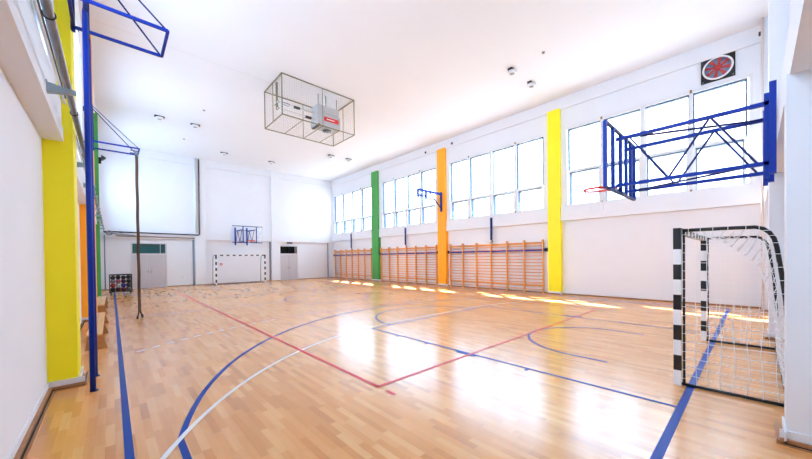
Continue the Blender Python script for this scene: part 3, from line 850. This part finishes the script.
# ------------------------------------------------------------------ ventilation fan over the near window
XF = 14.93
root = thing('ventilation_fan', (XF, .84, 7.9), 'black square ventilation fan with red blades above the nearest window', 'fan')
c = (XF, .84, 7.91); h = .41
pn = MB()
poly = [(c[1]-h, c[2]-h), (c[1]+h, c[2]-h), (c[1]+h, c[2]+h), (c[1]-h, c[2]+h)]
N_ = 40; ri = .33
vs = []; fs = []
for i in range(N_):
    a = 2*PI*i/N_; dx, dy = math.cos(a), math.sin(a); k_ = h/max(abs(dx), abs(dy))
    for xx in (XF-.04, XF):
        vs += [(xx, c[1]+ri*dx, c[2]+ri*dy), (xx, c[1]+k_*dx, c[2]+k_*dy)]
for i in range(N_):
    j = (i+1) % N_; a, bb = 4*i, 4*j
    fs += [(a, a+1, bb+1, bb), (a+2, bb+2, bb+3, a+3), (a+1, a+3, bb+3, bb+1), (a, bb, bb+2, a+2)]
pn.add(vs, fs); pn.build('mounting_plate', M['black'], root)
MB().disc((XF-.012, c[1], c[2]), .33, .01, 'x', 40).build('back_grille', M['fanback'], root)
MB().ring((XF-.045, c[1], c[2]), .35, .028, 'x', 40, 8).build('outer_ring', M['whitep'], root)
for k_ in range(8):
    a = 2*PI*k_/8+.2
    def P(r, t): return (c[1]+r*math.cos(a)-t*math.sin(a), c[2]+r*math.sin(a)+t*math.cos(a))
    q4 = [P(.07, -.02), P(.30, -.055), P(.31, .045), P(.07, .03)]
    bl_ = MB(); vs = [(XF-.05, *q4[0]), (XF-.062, *q4[1]), (XF-.03, *q4[2]), (XF-.03, *q4[3])]
    vs += [(v[0]+.008, v[1], v[2]) for v in vs]
    bl_.add(vs, [(0, 1, 2, 3), (7, 6, 5, 4), (0, 4, 5, 1), (1, 5, 6, 2), (2, 6, 7, 3), (3, 7, 4, 0)]); bl_.build('blade', M['fanblade'], root)
MB().disc((XF-.08, c[1], c[2]), .085, .06, 'x', 20).build('hub', M['fanblade'], root)
gr = MB()
for rr in (.12, .19, .26): gr.ring((XF-.075, c[1], c[2]), rr, .003, 'x', 32, 4)
gr.build('guard', M['black'], root)
for sy in (-1, 1):
    for sz in (-1, 1): MB().disc((XF-.05, c[1]+sy*.36, c[2]+sz*.36), .018, .012, 'x', 10).build('screw', M['steel'], root)

# small fittings on the top band of the window wall
for y, l in ((14.2, 'small dark fitting on the top band left of the orange pillar'), (12.05, 'small dark fitting on the top band right of the orange pillar'), (-.12, 'small dark sensor by the ceiling in the right end corner')):
    z = 8.42 if y > 0 else 8.5
    o = MB().box(14.79, 14.85, y-.05, y+.05, z-.06, z+.06)
    o = o.build('wall_sensor', M['unitd'], bevel=.01); tag(o, l, 'sensor')
# conduit in the right end corner
t = MB().tube([(14.46, -.15, 0), (14.46, -.15, CZ)], .035, 8).build('conduit', M['conduit']); tag(t, 'thin pinkish conduit rising in the corner beside the nearest window', 'pipe')

# emergency sign box over door_2, fire call point on far wall
o = MB().box(10.65, 11.1, YF-.25, YF-.16, 3.02, 3.13).build('emergency_light', M['unitd'], bevel=.01); tag(o, 'small dark emergency light box above the right far door', 'light')
root = thing('call_point', (5.85, YF, 1.42), 'small red fire alarm button on the far wall inside the goal', 'alarm')
MB().box(5.78, 5.94, YF-.05, YF, 1.34, 1.50).build('housing', M['red'], root, bevel=.008)
MB().disc((5.86, YF-.05, 1.42), .03, -.01, 'y', 14).build('button', M['whitep'], root)
for x, z, l in ((3.55, .6, 'white wall socket right of the left far door'),):
    root = thing('wall_socket', (x, YF, z), l, 'socket')
    MB().box(x-.06, x+.06, YF-.02, YF, z-.06, z+.06).build('cover', M['whitep'], root, bevel=.005); MB().disc((x, YF-.02, z), .03, -.004, 'y', 14).build('outlet', M['socket'], root)

# ------------------------------------------------------------------ outside
o = struct('ground', MB().box(15.6, 60, -30, 60, -.3, -.1), M['ground'])
def house(x, y0, y1, hz, label):
    root = thing('neighbour_house', (x, (y0+y1)/2, 0), label, 'house', 'pale houses outside the windows')
    MB().box(x, x+8, y0, y1, -.1, hz).build('facade', M['plaster'], root)
    MB().prism([(x-.6, hz), (x+8.6, hz), (x+4, hz+2.6)], 'y', y0-.5, y1+.5).build('roof', M['tile'], root)
    for i in range(int((y1-y0)/3)):
        y = y0+1+i*3
        for z in (hz-2.4,):
            MB().box(x-.03, x, y, y+1.1, z, z+1.4).build('window', M['bracket'], root)
house(26, -9, 4.5, 9.4, 'pale house seen faintly through the nearest window')

# ------------------------------------------------------------------ light
w = bpy.data.worlds.new('sky'); S.world = w; w.use_nodes = True
nt = w.node_tree; bg = nt.nodes['Background']
tc = nt.nodes.new('ShaderNodeTexCoord'); nz = nt.nodes.new('ShaderNodeTexNoise'); nz.inputs['Scale'].default_value = 2.2
nt.links.new(tc.outputs['Generated'], nz.inputs['Vector'])
rp = nt.nodes.new('ShaderNodeValToRGB'); rp.color_ramp.elements[0].color = (.49, .71, 1, 1); rp.color_ramp.elements[1].color = (.57, .77, 1, 1)
nt.links.new(nz.outputs['Fac'], rp.inputs['Fac']); nt.links.new(rp.outputs['Color'], bg.inputs['Color'])
bg.inputs['Strength'].default_value = 13.0
sun = bpy.data.lights.new('sun', 'SUN'); sun.energy = 75; sun.angle = math.radians(.6); sun.color = (1, .97, .93)
so = bpy.data.objects.new('sun', sun); COL.objects.link(so)
so.rotation_euler = Vector((-2.45, -3.4, -5.6)).to_track_quat('-Z', 'Y').to_euler(); so.location = (30, 30, 40)

# ------------------------------------------------------------------ camera
cam = bpy.data.cameras.new('camera'); co = bpy.data.objects.new('camera', cam); COL.objects.link(co)
yaw, pitch, roll, f = .7425, -.0100, -.0118, 320.6
F = Vector((math.sin(yaw)*math.cos(pitch), math.cos(yaw)*math.cos(pitch), math.sin(pitch)))
R0 = Vector((math.cos(yaw), -math.sin(yaw), 0)); U0 = R0.cross(F)
Rr = R0*math.cos(roll)+U0*math.sin(roll); Uu = -R0*math.sin(roll)+U0*math.cos(roll)
mw = Matrix((Rr, Uu, -F)).transposed().to_4x4(); mw.translation = Vector((0, 0, 1.73)); co.matrix_world = mw
cam.sensor_width = 36; cam.lens = 36*f/812; cam.shift_x = 0; cam.shift_y = (261-229.5)/812
cam.clip_start = .05; cam.clip_end = 300
S.camera = co
S.view_settings.view_transform = 'Standard'; S.view_settings.look = 'None'; S.view_settings.gamma = 1
S.view_settings.use_curve_mapping = False
S.view_settings.exposure = -.1
S.cycles.max_bounces = 12; S.cycles.diffuse_bounces = 8; S.cycles.glossy_bounces = 4; S.cycles.transparent_max_bounces = 16
S.cycles.use_adaptive_sampling = False; S.cycles.sample_clamp_indirect = 5; S.cycles.caustics_reflective = False; S.cycles.caustics_refractive = False
S.cycles.use_denoising = True
